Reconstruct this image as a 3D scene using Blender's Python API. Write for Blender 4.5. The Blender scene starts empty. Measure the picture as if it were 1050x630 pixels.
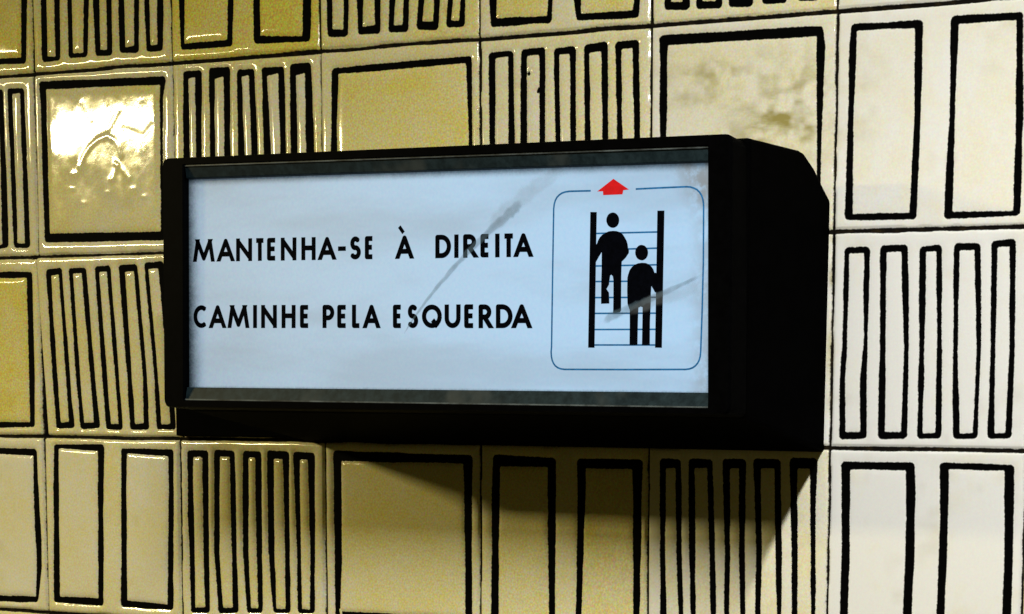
# A lit station sign box on a wall of hand-painted relief tiles.
import bpy, bmesh, math
import numpy as np
from mathutils import Vector, Matrix

scene = bpy.context.scene
col = scene.collection
TILE = 0.14          # tile pitch in metres; wall plane is Y = 0, the room is at Y < 0
CAM = [1547.611269, 0.291542, -0.086522, -0.036824, 1.346124, -0.903426, -0.349936, 1189.761109, 714.831562]
# outlines measured on the wall plane / on the light panel, millimetres (X, Z)
D = {"shapes":[[[[0.5,131.0],[-0.0,65.5],[-0.4,13.2],[131.3,8.5],[134.8,56.1],[135.9,131.0]],
[[5.6,125.0],[5.4,65.1],[5.2,16.6],[126.6,12.9],[128.7,56.5],[129.7,125.0]]],
[[[149.2,131.0],[149.0,55.1],[148.9,8.5],[167.8,8.6],[168.8,53.7],[170.0,131.0]],
[[156.2,125.0],[155.1,54.7],[153.9,11.8],[162.7,11.2],[162.6,54.2],[162.4,125.0]]],
[[[176.4,131.0],[176.2,53.2],[176.1,9.6],[195.5,9.6],[198.1,51.7],[199.3,131.0]],
[[181.9,125.0],[181.2,52.9],[180.8,12.8],[191.4,12.7],[193.2,52.0],[194.3,125.0]]],
[[[201.5,131.0],[202.7,51.4],[203.9,9.7],[220.7,9.0],[221.3,50.1],[222.5,131.0]],
[[209.4,125.0],[209.0,50.9],[208.8,13.7],[215.7,13.7],[215.8,50.5],[216.0,125.0]]],
[[[227.8,131.0],[228.2,49.6],[228.4,10.4],[247.3,9.7],[248.4,48.2],[249.6,131.0]],
[[233.8,125.0],[233.8,49.2],[233.8,14.1],[242.7,14.5],[244.1,48.5],[245.2,125.0]]],
[[[252.6,131.0],[253.8,47.8],[255.0,9.9],[271.0,9.4],[272.6,46.5],[273.9,131.0]],
[[257.4,125.0],[258.6,47.5],[259.2,14.1],[265.9,14.2],[266.3,46.9],[267.3,125.0]]],
[[[286.5,131.0],[287.8,45.4],[288.9,8.9],[338.7,8.4],[340.1,41.8],[341.4,131.0]],
[[294.5,125.0],[293.3,45.1],[292.7,13.2],[333.8,13.3],[335.0,42.2],[336.2,125.0]]],
[[[357.5,131.0],[358.9,40.5],[359.4,9.0],[411.5,7.2],[413.0,36.7],[414.4,131.0]],
[[365.3,125.0],[365.3,40.0],[365.3,14.2],[404.7,11.5],[405.0,37.3],[406.0,125.0]]],
[[[425.2,131.0],[426.6,35.8],[427.3,9.6],[445.3,8.9],[446.1,34.4],[447.5,131.0]],
[[432.9,125.0],[431.6,35.4],[431.1,14.5],[441.5,13.8],[442.1,34.7],[443.5,125.0]]],
[[[452.3,131.0],[453.8,33.9],[454.4,9.7],[474.0,9.1],[474.3,32.4],[475.6,131.0]],
[[460.6,125.0],[459.2,33.5],[458.5,14.6],[469.9,14.9],[469.6,32.8],[468.2,125.0]]],
[[[484.0,131.0],[482.5,31.9],[481.3,9.7],[498.4,8.9],[499.6,30.7],[501.1,131.0]],
[[488.9,125.0],[487.5,31.5],[486.1,14.1],[493.8,13.6],[494.8,31.0],[496.2,125.0]]],
[[[509.1,131.0],[507.6,30.1],[506.1,9.9],[524.3,8.3],[526.1,28.8],[527.6,131.0]],
[[514.1,125.0],[512.7,29.8],[510.9,14.9],[520.5,14.3],[521.1,29.2],[522.5,125.0]]],
[[[534.7,131.0],[533.2,28.3],[531.6,9.9],[547.4,8.8],[547.8,27.3],[549.4,131.0]],
[[538.8,125.0],[537.3,28.0],[535.4,14.1],[542.3,13.5],[544.0,27.6],[545.5,125.0]]],
[[[566.8,131.0],[568.4,25.9],[569.9,7.5],[620.1,7.0],[621.0,22.2],[622.6,131.0]],
[[576.0,125.0],[574.5,25.5],[574.1,12.7],[616.5,11.6],[617.0,22.5],[618.5,125.0]]],
[[[636.8,131.0],[638.4,21.0],[640.5,6.9],[690.4,5.7],[691.4,17.3],[693.1,131.0]],
[[642.4,125.0],[644.0,20.6],[644.3,11.3],[685.7,10.3],[686.5,17.7],[688.1,125.0]]],
[[[708.6,131.0],[710.1,17.0],[710.2,9.4],[729.6,8.6],[729.5,16.2],[728.0,131.0]],
[[713.5,125.0],[714.9,21.5],[715.0,13.9],[724.4,13.5],[724.3,21.1],[722.9,125.0]]],
[[[733.1,131.0],[734.6,15.9],[734.7,8.4],[754.5,7.5],[754.4,15.0],[752.9,131.0]],
[[737.9,125.0],[739.3,20.4],[739.4,12.8],[749.5,12.4],[749.4,19.9],[748.0,125.0]]],
[[[758.0,131.0],[759.5,15.4],[759.6,7.9],[777.6,7.2],[777.5,14.7],[775.9,131.0]],
[[762.8,125.0],[764.2,19.8],[764.3,12.3],[773.1,12.0],[773.0,19.4],[771.6,125.0]]],
[[[783.4,131.0],[785.0,15.6],[785.1,8.2],[803.2,7.4],[803.1,14.8],[801.5,131.0]],
[[788.1,125.0],[789.7,20.0],[789.9,12.5],[798.6,12.2],[798.4,19.6],[796.8,125.0]]],
[[[809.0,131.0],[810.7,15.3],[810.9,7.9],[827.3,7.2],[827.1,14.6],[825.4,131.0]],
[[813.3,125.0],[814.9,19.6],[815.1,12.2],[822.9,11.9],[822.8,19.3],[821.4,125.0]]],
[[[88.6,-9.9],[87.7,-133.7],[107.8,-131.9],[106.9,-10.1]],
[[92.6,-13.8],[93.1,-130.0],[101.1,-129.4],[102.1,-13.6]]],
[[[111.2,-9.6],[113.6,-132.4],[130.7,-132.4],[129.2,-10.2]],
[[116.6,-14.0],[117.3,-129.1],[125.7,-129.3],[124.4,-14.0]]],
[[[145.7,-6.3],[146.6,-25.5],[146.7,-77.5],[147.4,-129.1],[269.2,-130.0],[268.3,-74.9],[269.6,-24.6],[273.0,-9.4]],
[[152.7,-12.6],[152.7,-25.8],[152.3,-77.7],[152.8,-122.5],[265.5,-124.1],[265.9,-74.8],[266.6,-31.6],[267.5,-14.8]]],
[[[290.6,-6.6],[290.0,-61.4],[289.2,-133.0],[306.4,-133.0],[307.5,-62.1],[308.6,-7.0]],
[[295.6,-12.4],[296.1,-61.6],[296.8,-127.0],[301.6,-127.0],[302.0,-61.9],[302.3,-11.4]]],
[[[315.6,-5.7],[315.8,-62.5],[316.0,-133.0],[334.3,-133.0],[334.9,-63.3],[335.4,-6.2]],
[[320.7,-13.8],[320.2,-62.7],[319.5,-127.0],[328.8,-127.0],[329.3,-63.1],[329.7,-12.2]]],
[[[342.2,-8.4],[342.4,-63.6],[342.7,-133.0],[361.5,-133.0],[360.5,-64.4],[358.3,-8.5]],
[[346.4,-13.8],[348.0,-63.9],[348.9,-127.0],[355.9,-127.0],[355.0,-64.2],[353.2,-12.8]]],
[[[365.3,-8.3],[366.6,-64.7],[367.6,-133.0],[388.1,-133.0],[387.1,-65.6],[385.9,-8.4]],
[[370.1,-14.4],[372.8,-65.0],[373.7,-127.0],[383.0,-127.0],[382.1,-65.4],[380.7,-13.0]]],
[[[391.7,-7.3],[391.6,-65.8],[391.5,-133.0],[414.2,-133.0],[413.2,-66.7],[410.5,-7.1]],
[[396.4,-15.2],[397.9,-66.0],[398.8,-127.0],[406.0,-127.0],[405.7,-66.4],[405.4,-13.7]]],
[[[430.9,-12.7],[429.5,-50.8],[428.3,-133.0],[554.0,-133.0],[553.7,-56.7],[553.5,-11.1]],
[[436.5,-16.8],[434.8,-51.1],[433.7,-127.0],[551.4,-127.0],[550.3,-56.6],[548.5,-15.8]]],
[[[567.5,-9.6],[567.9,-70.7],[568.3,-133.0],[589.9,-133.0],[589.1,-71.7],[588.3,-9.6]],
[[572.9,-13.7],[572.8,-70.9],[572.7,-127.0],[584.5,-127.0],[584.2,-71.4],[583.9,-13.2]]],
[[[594.8,-9.3],[594.2,-31.6],[594.5,-71.9],[595.0,-133.0],[615.0,-133.0],[614.8,-72.8],[614.6,-8.9]],
[[599.7,-13.8],[599.4,-72.1],[599.1,-127.0],[611.0,-127.0],[610.4,-72.6],[609.8,-13.5]]],
[[[621.9,-10.3],[623.3,-73.2],[624.2,-133.0],[640.5,-133.0],[640.1,-73.9],[639.7,-10.1]],
[[625.9,-14.4],[627.6,-73.4],[628.4,-127.0],[636.7,-127.0],[635.9,-73.7],[634.9,-14.3]]],
[[[646.4,-9.2],[647.8,-74.2],[648.7,-133.0],[667.3,-133.0],[666.4,-75.1],[665.3,-8.4]],
[[650.7,-14.9],[652.0,-74.4],[652.8,-127.0],[662.8,-127.0],[662.0,-74.9],[660.6,-14.2]]],
[[[671.8,-9.2],[673.8,-75.4],[674.7,-133.0],[693.0,-133.0],[692.1,-76.2],[690.0,-9.1]],
[[676.2,-13.6],[677.8,-75.6],[678.6,-127.0],[688.3,-127.0],[687.5,-76.0],[685.5,-13.5]]],
[[[706.9,-7.2],[707.4,-64.0],[708.0,-133.0],[829.3,-133.0],[830.2,-69.9],[831.4,-21.8],[829.7,-8.9]],
[[713.0,-13.6],[712.4,-64.3],[711.7,-127.0],[827.2,-127.0],[826.3,-69.7],[825.3,-14.7]]],
[[[850.2,-9.0],[849.2,-30.3],[849.3,-67.1],[847.8,-132.6],[899.7,-133.6],[900.5,-69.6],[901.0,-21.3],[900.7,-9.9]],
[[853.8,-12.9],[853.8,-30.5],[852.8,-67.2],[853.7,-129.1],[894.5,-129.5],[896.5,-69.4],[895.6,-14.1]]],
[[[920.3,-8.5],[921.0,-70.6],[918.9,-134.1],[971.2,-133.3],[971.3,-73.0],[969.4,-9.4]],
[[925.8,-13.5],[924.6,-70.7],[924.6,-129.8],[966.8,-130.8],[966.7,-72.8],[965.2,-13.9]]],
[[[-15.1,-149.1],[-18.0,-276.2],[130.9,-272.5],[131.8,-232.6],[132.1,-151.3]],
[[-9.7,-153.9],[-13.2,-270.6],[125.6,-268.7],[126.3,-232.6],[126.3,-155.7]]],
[[[150.7,-150.4],[149.8,-232.7],[149.8,-273.7],[169.1,-272.6],[168.0,-232.7],[167.2,-149.6]],
[[155.3,-154.9],[154.6,-232.7],[155.2,-268.6],[163.7,-268.1],[163.9,-232.7],[163.5,-154.1]]],
[[[174.3,-150.1],[174.5,-232.7],[175.8,-273.5],[196.0,-272.6],[193.9,-232.7],[192.5,-149.7]],
[[178.2,-153.9],[178.6,-232.7],[179.4,-268.9],[190.1,-268.4],[189.4,-232.7],[187.7,-153.8]]],
[[[201.2,-149.2],[201.9,-232.7],[202.3,-273.6],[219.2,-273.9],[219.0,-232.7],[217.2,-148.7]],
[[205.5,-153.4],[206.6,-232.7],[207.2,-269.7],[215.9,-269.4],[215.0,-232.7],[213.5,-153.1]]],
[[[226.1,-148.9],[227.4,-232.7],[227.2,-273.6],[246.3,-273.2],[247.5,-232.7],[244.3,-148.3]],
[[231.4,-153.5],[232.0,-232.7],[232.3,-269.1],[241.3,-268.7],[243.3,-232.7],[241.2,-153.2]]],
[[[251.8,-147.3],[254.7,-232.7],[254.2,-273.2],[273.3,-272.9],[273.3,-232.7],[270.7,-146.5]],
[[255.4,-152.1],[258.7,-232.7],[259.1,-269.3],[268.1,-268.8],[268.0,-232.7],[265.7,-151.7]]],
[[[848.6,-150.3],[847.8,-214.2],[846.4,-235.7],[846.9,-274.4],[866.9,-273.7],[865.7,-235.7],[866.2,-214.3],[866.9,-150.3]],
[[851.8,-154.0],[851.4,-214.2],[850.3,-235.7],[851.4,-269.6],[862.4,-269.5],[861.7,-235.7],[863.5,-214.3],[862.7,-154.0]]],
[[[874.3,-149.5],[875.4,-214.4],[875.5,-274.1],[896.2,-273.4],[896.1,-214.5],[893.8,-149.4]],
[[878.6,-153.7],[879.3,-214.4],[879.9,-269.4],[891.9,-269.2],[892.6,-214.5],[889.4,-153.6]]],
[[[902.2,-151.1],[903.5,-214.5],[903.4,-273.3],[920.5,-272.8],[919.4,-214.6],[917.7,-150.0]],
[[906.7,-154.0],[907.2,-214.6],[907.2,-269.9],[916.5,-269.5],[916.2,-214.6],[914.3,-154.0]]],
[[[926.4,-149.4],[927.6,-214.7],[927.8,-237.0],[929.2,-273.1],[945.8,-272.8],[946.9,-214.8],[944.8,-149.7]],
[[930.0,-153.7],[930.6,-214.7],[931.5,-237.0],[933.2,-270.0],[943.0,-269.5],[943.9,-214.8],[940.8,-153.9]]],
[[[952.1,-148.4],[953.6,-214.9],[953.0,-272.7],[969.5,-272.2],[970.1,-215.0],[968.7,-147.7]],
[[956.5,-152.6],[956.7,-214.9],[957.5,-269.5],[965.3,-269.1],[966.4,-214.9],[964.8,-152.2]]],
[[[-14.1,-288.1],[-15.8,-415.3],[128.6,-412.3],[133.4,-385.6],[134.3,-362.2],[132.6,-323.4],[131.7,-290.2]],
[[-8.7,-292.8],[-9.9,-410.2],[126.7,-407.8],[128.6,-385.8],[128.0,-362.4],[127.3,-323.5],[128.8,-294.9]]],
[[[150.4,-286.1],[148.7,-323.1],[146.6,-411.5],[198.9,-411.8],[201.1,-322.0],[202.9,-285.4]],
[[155.1,-289.1],[154.3,-323.0],[153.0,-406.7],[194.0,-406.6],[195.7,-322.1],[196.7,-290.4]]],
[[[220.4,-288.3],[219.8,-321.6],[217.6,-412.1],[270.7,-412.4],[273.0,-320.5],[273.3,-288.4]],
[[226.3,-292.0],[225.0,-321.5],[223.9,-406.9],[265.2,-408.2],[268.1,-320.6],[268.2,-293.7]]],
[[[287.5,-288.9],[287.2,-339.6],[288.5,-366.6],[288.9,-413.7],[307.5,-412.7],[307.4,-365.9],[307.8,-289.0]],
[[292.6,-293.3],[293.0,-366.4],[293.3,-409.4],[303.5,-409.1],[302.1,-366.1],[302.3,-293.6]]],
[[[314.1,-288.4],[312.8,-365.8],[316.6,-412.5],[335.8,-411.5],[334.8,-365.0],[334.0,-288.6]],
[[319.2,-292.9],[317.6,-365.6],[320.9,-408.5],[330.5,-408.1],[330.1,-365.2],[329.1,-293.2]]],
[[[341.7,-288.4],[340.9,-364.9],[344.4,-411.2],[359.6,-410.6],[359.5,-364.2],[359.6,-288.7]],
[[347.3,-293.7],[346.3,-364.7],[348.3,-407.5],[355.3,-407.3],[354.2,-364.4],[353.7,-293.6]]],
[[[365.2,-287.8],[365.7,-364.0],[370.0,-410.1],[386.3,-409.4],[386.1,-363.4],[386.0,-288.8]],
[[371.5,-293.9],[371.4,-363.9],[372.8,-407.0],[381.8,-406.9],[381.6,-363.5],[380.4,-293.8]]],
[[[390.1,-288.5],[392.8,-363.2],[393.3,-409.2],[409.1,-408.7],[410.1,-362.6],[410.3,-289.5]],
[[396.1,-294.0],[396.9,-363.0],[397.1,-406.3],[404.9,-406.4],[405.5,-362.8],[404.0,-293.9]]],
[[[428.1,-287.4],[428.5,-369.3],[428.4,-408.6],[428.4,-412.0],[552.2,-412.0],[552.2,-403.1],[552.3,-365.0],[552.9,-289.2]],
[[435.3,-294.9],[434.7,-369.1],[433.8,-408.3],[433.8,-406.0],[547.0,-406.0],[547.0,-403.3],[546.3,-365.2],[545.4,-294.6]]],
[[[571.5,-288.4],[570.2,-314.3],[569.6,-402.3],[569.5,-412.0],[623.5,-412.0],[623.6,-399.9],[624.2,-313.1],[624.1,-289.9]],
[[576.7,-296.2],[576.5,-314.1],[575.7,-402.0],[575.7,-406.0],[619.2,-406.0],[619.1,-400.1],[617.3,-313.3],[617.4,-296.2]]],
[[[641.8,-290.0],[642.6,-312.8],[641.3,-399.1],[641.1,-412.0],[693.4,-412.0],[693.6,-396.8],[694.5,-311.7],[694.9,-290.2]],
[[648.8,-296.4],[648.6,-312.6],[646.2,-398.9],[646.1,-406.0],[688.8,-406.0],[688.7,-397.0],[687.7,-311.8],[687.1,-296.1]]],
[[[709.8,-289.0],[710.1,-352.9],[711.0,-396.0],[711.2,-412.0],[729.3,-412.0],[729.0,-395.2],[727.2,-352.3],[726.3,-289.2]],
[[714.2,-295.3],[714.3,-352.7],[715.5,-395.8],[715.7,-406.0],[725.6,-406.0],[725.4,-395.4],[723.4,-352.5],[722.3,-295.1]]],
[[[732.4,-288.6],[733.4,-352.1],[735.2,-394.9],[735.5,-412.0],[755.0,-412.0],[754.7,-394.1],[753.7,-351.5],[751.1,-289.0]],
[[737.0,-294.9],[738.1,-352.0],[738.6,-394.8],[738.7,-406.0],[751.1,-406.0],[750.9,-394.3],[749.3,-351.6],[747.1,-294.7]]],
[[[758.7,-288.4],[761.4,-351.2],[761.3,-393.8],[761.3,-412.0],[777.9,-412.0],[777.6,-393.1],[776.7,-350.7],[776.8,-288.6]],
[[764.5,-294.8],[765.3,-351.1],[765.1,-393.6],[765.0,-406.0],[774.0,-406.0],[773.8,-393.2],[772.4,-350.9],[771.9,-294.3]]],
[[[782.8,-287.9],[785.6,-350.4],[785.5,-392.7],[785.5,-412.0],[805.6,-412.0],[805.4,-391.8],[805.0,-349.8],[803.2,-288.2]],
[[788.1,-294.1],[789.8,-350.3],[789.2,-392.6],[789.0,-406.0],[802.2,-406.0],[802.0,-392.0],[800.5,-350.0],[798.8,-293.9]]],
[[[810.3,-287.0],[811.1,-309.2],[812.8,-349.6],[813.6,-391.5],[813.9,-412.0],[831.3,-412.0],[831.0,-390.7],[830.5,-349.0],[829.9,-319.2],[830.8,-287.2]],
[[815.8,-293.6],[817.0,-349.4],[817.3,-391.3],[817.4,-406.0],[828.2,-406.0],[828.0,-390.8],[827.1,-349.1],[825.8,-293.4]]],
[[[848.7,-288.8],[849.7,-308.4],[850.2,-349.0],[849.8,-389.9],[849.6,-412.0],[901.7,-412.0],[902.1,-387.5],[903.2,-347.3],[903.0,-307.3],[901.9,-288.8]],
[[855.3,-294.0],[855.5,-308.3],[855.9,-348.8],[855.6,-389.6],[855.5,-406.0],[896.1,-406.0],[896.4,-387.8],[897.0,-347.5],[896.7,-307.4],[896.2,-293.7]]],
[[[920.2,-288.5],[921.0,-306.9],[921.3,-346.7],[920.4,-386.7],[920.0,-412.0],[972.6,-412.0],[972.6,-384.4],[972.6,-345.0],[972.1,-305.9],[972.0,-289.2]],
[[926.3,-292.4],[926.6,-306.8],[926.6,-346.5],[925.6,-386.5],[925.3,-406.0],[967.0,-406.0],[967.0,-384.7],[967.0,-345.2],[966.0,-306.0],[965.4,-292.8]]]],
"doodle":[[[187.0,-73.1],[189.2,-68.0],[192.3,-63.0],[197.5,-58.1],[205.7,-53.0],[214.7,-50.8],[222.5,-54.1],[226.3,-59.3],[228.6,-66.0]],
[[222.9,-71.6],[230.6,-77.7],[235.4,-83.8]],
[[224.9,-73.1],[218.6,-83.9]],
[[199.2,-37.7],[190.6,-24.8]],
[[216.8,-45.4],[226.5,-32.5]],
[[231.6,-45.8],[250.9,-52.5],[258.9,-45.6]]],
"dents":[[181.2,-78.1],[219.6,-83.2],[240.1,-91.2],[250.6,-97.7],[178.4,-89.3],[214.3,-93.3],[190.1,-100.5]],
"specks":[[601.3,-25.8],[609.4,-37.7]],
"text":[[["M",[420.6,-171.1],[420.9,-156.3],[438.3,-171.3],[438.6,-156.5]],
["A",[441.4,-171.3],[441.8,-156.5],[455.0,-171.4],[455.3,-156.7]],
["N",[457.1,-171.5],[457.4,-156.7],[470.5,-171.6],[470.8,-156.9]],
["T",[473.1,-171.6],[473.3,-156.9],[481.1,-171.7],[481.3,-157.0]],
["E",[483.1,-171.7],[483.4,-157.0],[491.2,-171.8],[491.5,-157.1]],
["N",[494.6,-171.9],[494.8,-157.2],[507.4,-172.0],[507.7,-157.3]],
["H",[511.6,-172.0],[511.8,-157.4],[523.2,-172.2],[523.4,-157.5]],
["A",[525.9,-172.2],[526.1,-157.6],[539.2,-172.3],[539.4,-157.7]],
["-",[541.5,-172.4],[541.7,-157.7],[547.6,-172.4],[547.8,-157.8]],
["S",[550.9,-172.5],[551.1,-157.9],[559.9,-172.6],[560.1,-158.0]],
["E",[563.0,-172.6],[563.2,-158.0],[570.3,-172.7],[570.5,-158.1]],
["À",[587.9,-172.9],[588.0,-158.3],[600.8,-173.0],[600.9,-158.5]],
["D",[618.3,-173.2],[618.4,-158.7],[630.3,-173.3],[630.4,-158.8]],
["I",[633.1,-173.3],[633.2,-158.9],[635.8,-173.4],[635.9,-158.9]],
["R",[639.9,-173.4],[639.9,-158.9],[649.7,-173.5],[649.7,-159.1]],
["E",[652.8,-173.5],[652.9,-159.1],[660.1,-173.6],[660.2,-159.2]],
["I",[664.2,-173.7],[664.2,-159.2],[666.8,-173.7],[666.8,-159.3]],
["T",[669.9,-173.7],[669.9,-159.3],[678.0,-173.8],[678.0,-159.4]],
["A",[678.5,-173.8],[678.5,-159.4],[691.3,-174.0],[691.3,-159.6]]],
[["C",[419.5,-214.6],[419.9,-199.5],[431.1,-214.7],[431.5,-199.7]],
["A",[433.7,-214.8],[434.1,-199.7],[446.9,-214.9],[447.3,-199.9]],
["M",[449.4,-214.9],[449.7,-199.9],[466.9,-215.1],[467.1,-200.1]],
["I",[470.8,-215.1],[471.1,-200.1],[473.6,-215.2],[473.9,-200.2]],
["N",[477.4,-215.2],[477.7,-200.2],[490.5,-215.3],[490.7,-200.4]],
["H",[494.5,-215.4],[494.8,-200.4],[506.0,-215.5],[506.3,-200.6]],
["E",[509.8,-215.5],[510.0,-200.6],[517.8,-215.6],[518.0,-200.7]],
["P",[528.3,-215.7],[528.5,-200.8],[537.8,-215.8],[538.0,-200.9]],
["E",[540.3,-215.8],[540.5,-201.0],[548.4,-215.9],[548.6,-201.1]],
["L",[552.2,-216.0],[552.4,-201.1],[559.4,-216.0],[559.6,-201.2]],
["A",[561.6,-216.1],[561.7,-201.2],[574.1,-216.2],[574.3,-201.4]],
["E",[584.9,-216.3],[585.0,-201.5],[592.4,-216.4],[592.5,-201.6]],
["S",[596.3,-216.4],[596.4,-201.6],[604.8,-216.5],[604.9,-201.7]],
["Q",[607.7,-216.5],[607.8,-201.8],[623.0,-216.7],[623.1,-201.9]],
["U",[625.3,-216.7],[625.4,-202.0],[637.4,-216.8],[637.5,-202.1]],
["E",[640.4,-216.9],[640.4,-202.1],[648.4,-216.9],[648.4,-202.2]],
["R",[651.6,-217.0],[651.6,-202.3],[661.1,-217.1],[661.1,-202.4]],
["D",[664.5,-217.1],[664.5,-202.4],[676.8,-217.2],[676.8,-202.6]],
["A",[677.0,-217.2],[677.0,-202.6],[690.5,-217.4],[690.5,-202.7]]]],
"art":{"rails":[[[733.7,-148.2],[738.2,-148.4],[737.0,-229.6],[732.5,-229.5]],
[[781.1,-148.9],[785.9,-149.0],[784.9,-229.9],[780.2,-229.8]]],
"steps":[[[737.6,-161.1],[781.7,-161.4]],
[[737.6,-170.9],[781.8,-170.9]],
[[737.7,-180.5],[781.9,-180.7]],
[[737.7,-189.8],[781.3,-190.3]],
[[737.1,-199.4],[781.4,-199.9]],
[[737.1,-208.9],[780.8,-209.3]],
[[736.5,-218.6],[780.9,-218.9]],
[[736.5,-227.9],[781.0,-228.2]]],
"figures":[[[[754.2,-153.7],[754.1,-154.7],[753.8,-155.6],[753.3,-156.5],[752.6,-157.2],[751.7,-157.7],[750.8,-158.0],[749.8,-158.1],[748.8,-158.0],[747.8,-157.6],[746.9,-157.0],[746.2,-156.3],[745.7,-155.4],[745.3,-154.4],[745.2,-153.4],[745.3,-152.4],[745.7,-151.4],[746.2,-150.6],[746.9,-149.9],[747.8,-149.4],[748.7,-149.1],[749.7,-149.0],[750.7,-149.1],[751.7,-149.5],[752.5,-150.1],[753.2,-150.8],[753.8,-151.7],[754.1,-152.7]],
[[749.9,-159.9],[752.5,-160.1],[754.9,-160.8],[756.9,-162.2],[758.4,-164.2],[759.7,-166.3],[760.3,-168.2],[760.6,-170.3],[761.3,-171.9],[761.1,-173.4],[758.9,-176.1],[756.2,-178.3],[756.0,-182.7],[755.9,-187.2],[755.9,-198.2],[755.9,-207.1],[755.2,-208.4],[750.4,-208.7],[750.5,-199.6],[750.5,-189.3],[750.0,-186.9],[748.9,-185.9],[748.0,-186.4],[747.5,-189.2],[747.2,-191.8],[745.4,-194.4],[747.2,-196.6],[747.5,-203.1],[741.7,-203.2],[741.7,-195.8],[741.8,-189.1],[742.0,-182.4],[742.0,-172.1],[739.8,-175.1],[737.7,-178.2],[736.9,-172.7],[737.5,-168.4],[738.7,-167.0],[739.3,-165.4],[740.6,-163.5],[742.4,-162.0],[744.6,-160.9],[747.0,-160.1]]],
[[[774.7,-173.4],[774.6,-174.4],[774.3,-175.4],[773.8,-176.2],[773.1,-176.9],[772.3,-177.4],[771.3,-177.8],[770.3,-177.9],[769.3,-177.7],[768.4,-177.4],[767.5,-176.8],[766.8,-176.1],[766.3,-175.2],[765.9,-174.2],[765.8,-173.2],[765.9,-172.2],[766.2,-171.2],[766.8,-170.4],[767.5,-169.7],[768.3,-169.1],[769.3,-168.8],[770.2,-168.7],[771.2,-168.9],[772.2,-169.2],[773.0,-169.8],[773.7,-170.5],[774.3,-171.4],[774.6,-172.4]],
[[770.6,-179.3],[773.2,-179.5],[775.5,-180.3],[777.2,-181.7],[778.5,-183.3],[779.3,-185.4],[780.4,-185.4],[781.1,-186.9],[781.0,-196.4],[780.0,-197.1],[778.6,-194.9],[777.2,-193.0],[776.9,-197.1],[776.8,-204.4],[776.4,-214.7],[776.4,-228.2],[771.0,-228.2],[771.2,-214.7],[771.3,-205.7],[769.8,-205.2],[768.2,-205.9],[767.9,-214.6],[767.7,-228.1],[762.2,-228.1],[762.3,-216.0],[762.2,-207.2],[760.6,-203.5],[760.3,-196.1],[760.4,-188.0],[760.9,-186.2],[761.9,-183.6],[763.5,-181.7],[765.4,-180.4],[767.8,-179.6]]]],
"arrow":[[750.0,-129.1],[761.0,-135.8],[757.0,-136.1],[756.4,-138.5],[742.8,-138.5],[742.6,-136.2],[738.5,-136.2]],
"border":[[733.8,-135.6],[720.6,-135.4],[718.5,-135.4],[715.7,-135.6],[713.2,-136.2],[711.2,-137.2],[709.5,-138.6],[708.3,-140.4],[707.5,-142.6],[707.1,-145.3],[706.5,-178.1],[705.7,-228.9],[705.4,-231.9],[705.6,-234.7],[706.2,-237.0],[707.2,-239.0],[708.6,-240.5],[710.4,-241.6],[712.7,-242.3],[715.3,-242.6],[758.3,-242.8],[800.2,-242.8],[801.5,-242.8],[804.2,-242.5],[806.5,-241.8],[808.3,-240.7],[809.8,-239.2],[810.9,-237.4],[811.6,-235.1],[811.9,-232.4],[812.6,-208.9],[813.1,-180.4],[812.9,-148.1],[812.8,-145.8],[812.3,-143.2],[811.4,-141.0],[810.1,-139.2],[808.4,-137.7],[806.4,-136.7],[803.9,-135.9],[801.0,-135.6],[784.9,-135.6],[765.8,-135.7]],
"scuffs":[[[593.2,-220.8,0.43],[599.4,-212.9,0.86],[608.6,-202.7,1.3],[619.3,-191.9,1.73],[632.8,-179.5,2.16],[646.3,-167.8,2.59],[659.5,-158.0,3.17],[671.2,-150.0,3.89],[680.0,-143.8,4.32],[684.3,-140.4,2.88]],
[[658.1,-156.8,6.48],[672.7,-146.5,7.2],[687.2,-136.4,6.48],[702.9,-127.6,5.76],[715.7,-122.8,4.32]],
[[742.8,-214.5,1.8],[749.7,-211.0,3.46],[761.5,-206.5,3.02],[773.2,-202.1,2.74],[785.5,-197.6,2.3],[799.0,-192.7,1.73],[813.7,-187.2,1.15]],
[[758.1,-209.4,3.6],[778.7,-202.1,5.04],[799.0,-197.3,5.04],[813.7,-192.9,4.32]]]}}

# ------------------------------------------------------------------ materials
def new_mat(name):
    m = bpy.data.materials.new(name); m.use_nodes = True
    nt = m.node_tree; nt.nodes.clear()
    out = nt.nodes.new('ShaderNodeOutputMaterial')
    return m, nt, out
def N(nt, typ, **kw):
    n = nt.nodes.new(typ)
    for k, v in kw.items():
        if k in n.inputs: n.inputs[k].default_value = v
        else: setattr(n, k, v)
    return n
def L(nt, a, b): nt.links.new(a, b)
def mixc(nt, fac, a, b, blend='MIX'):
    n = nt.nodes.new('ShaderNodeMix'); n.data_type = 'RGBA'; n.blend_type = blend
    for s, v in ((0, fac), (6, a), (7, b)):
        if isinstance(v, bpy.types.NodeSocket): nt.links.new(v, n.inputs[s])
        else: n.inputs[s].default_value = v
    return n.outputs[2]
def math_(nt, op, a, b=0.0, clamp=False):
    n = nt.nodes.new('ShaderNodeMath'); n.operation = op; n.use_clamp = clamp
    for i, v in enumerate((a, b)):
        if isinstance(v, bpy.types.NodeSocket): nt.links.new(v, n.inputs[i])
        else: n.inputs[i].default_value = v
    return n.outputs[0]
def ramp(nt, v, a, b, lo=0.0, hi=1.0):
    n = nt.nodes.new('ShaderNodeMapRange'); n.interpolation_type = 'SMOOTHSTEP'
    nt.links.new(v, n.inputs[0])
    for i, x in zip((1, 2, 3, 4), (a, b, lo, hi)): n.inputs[i].default_value = x
    return n.outputs[0]
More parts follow.
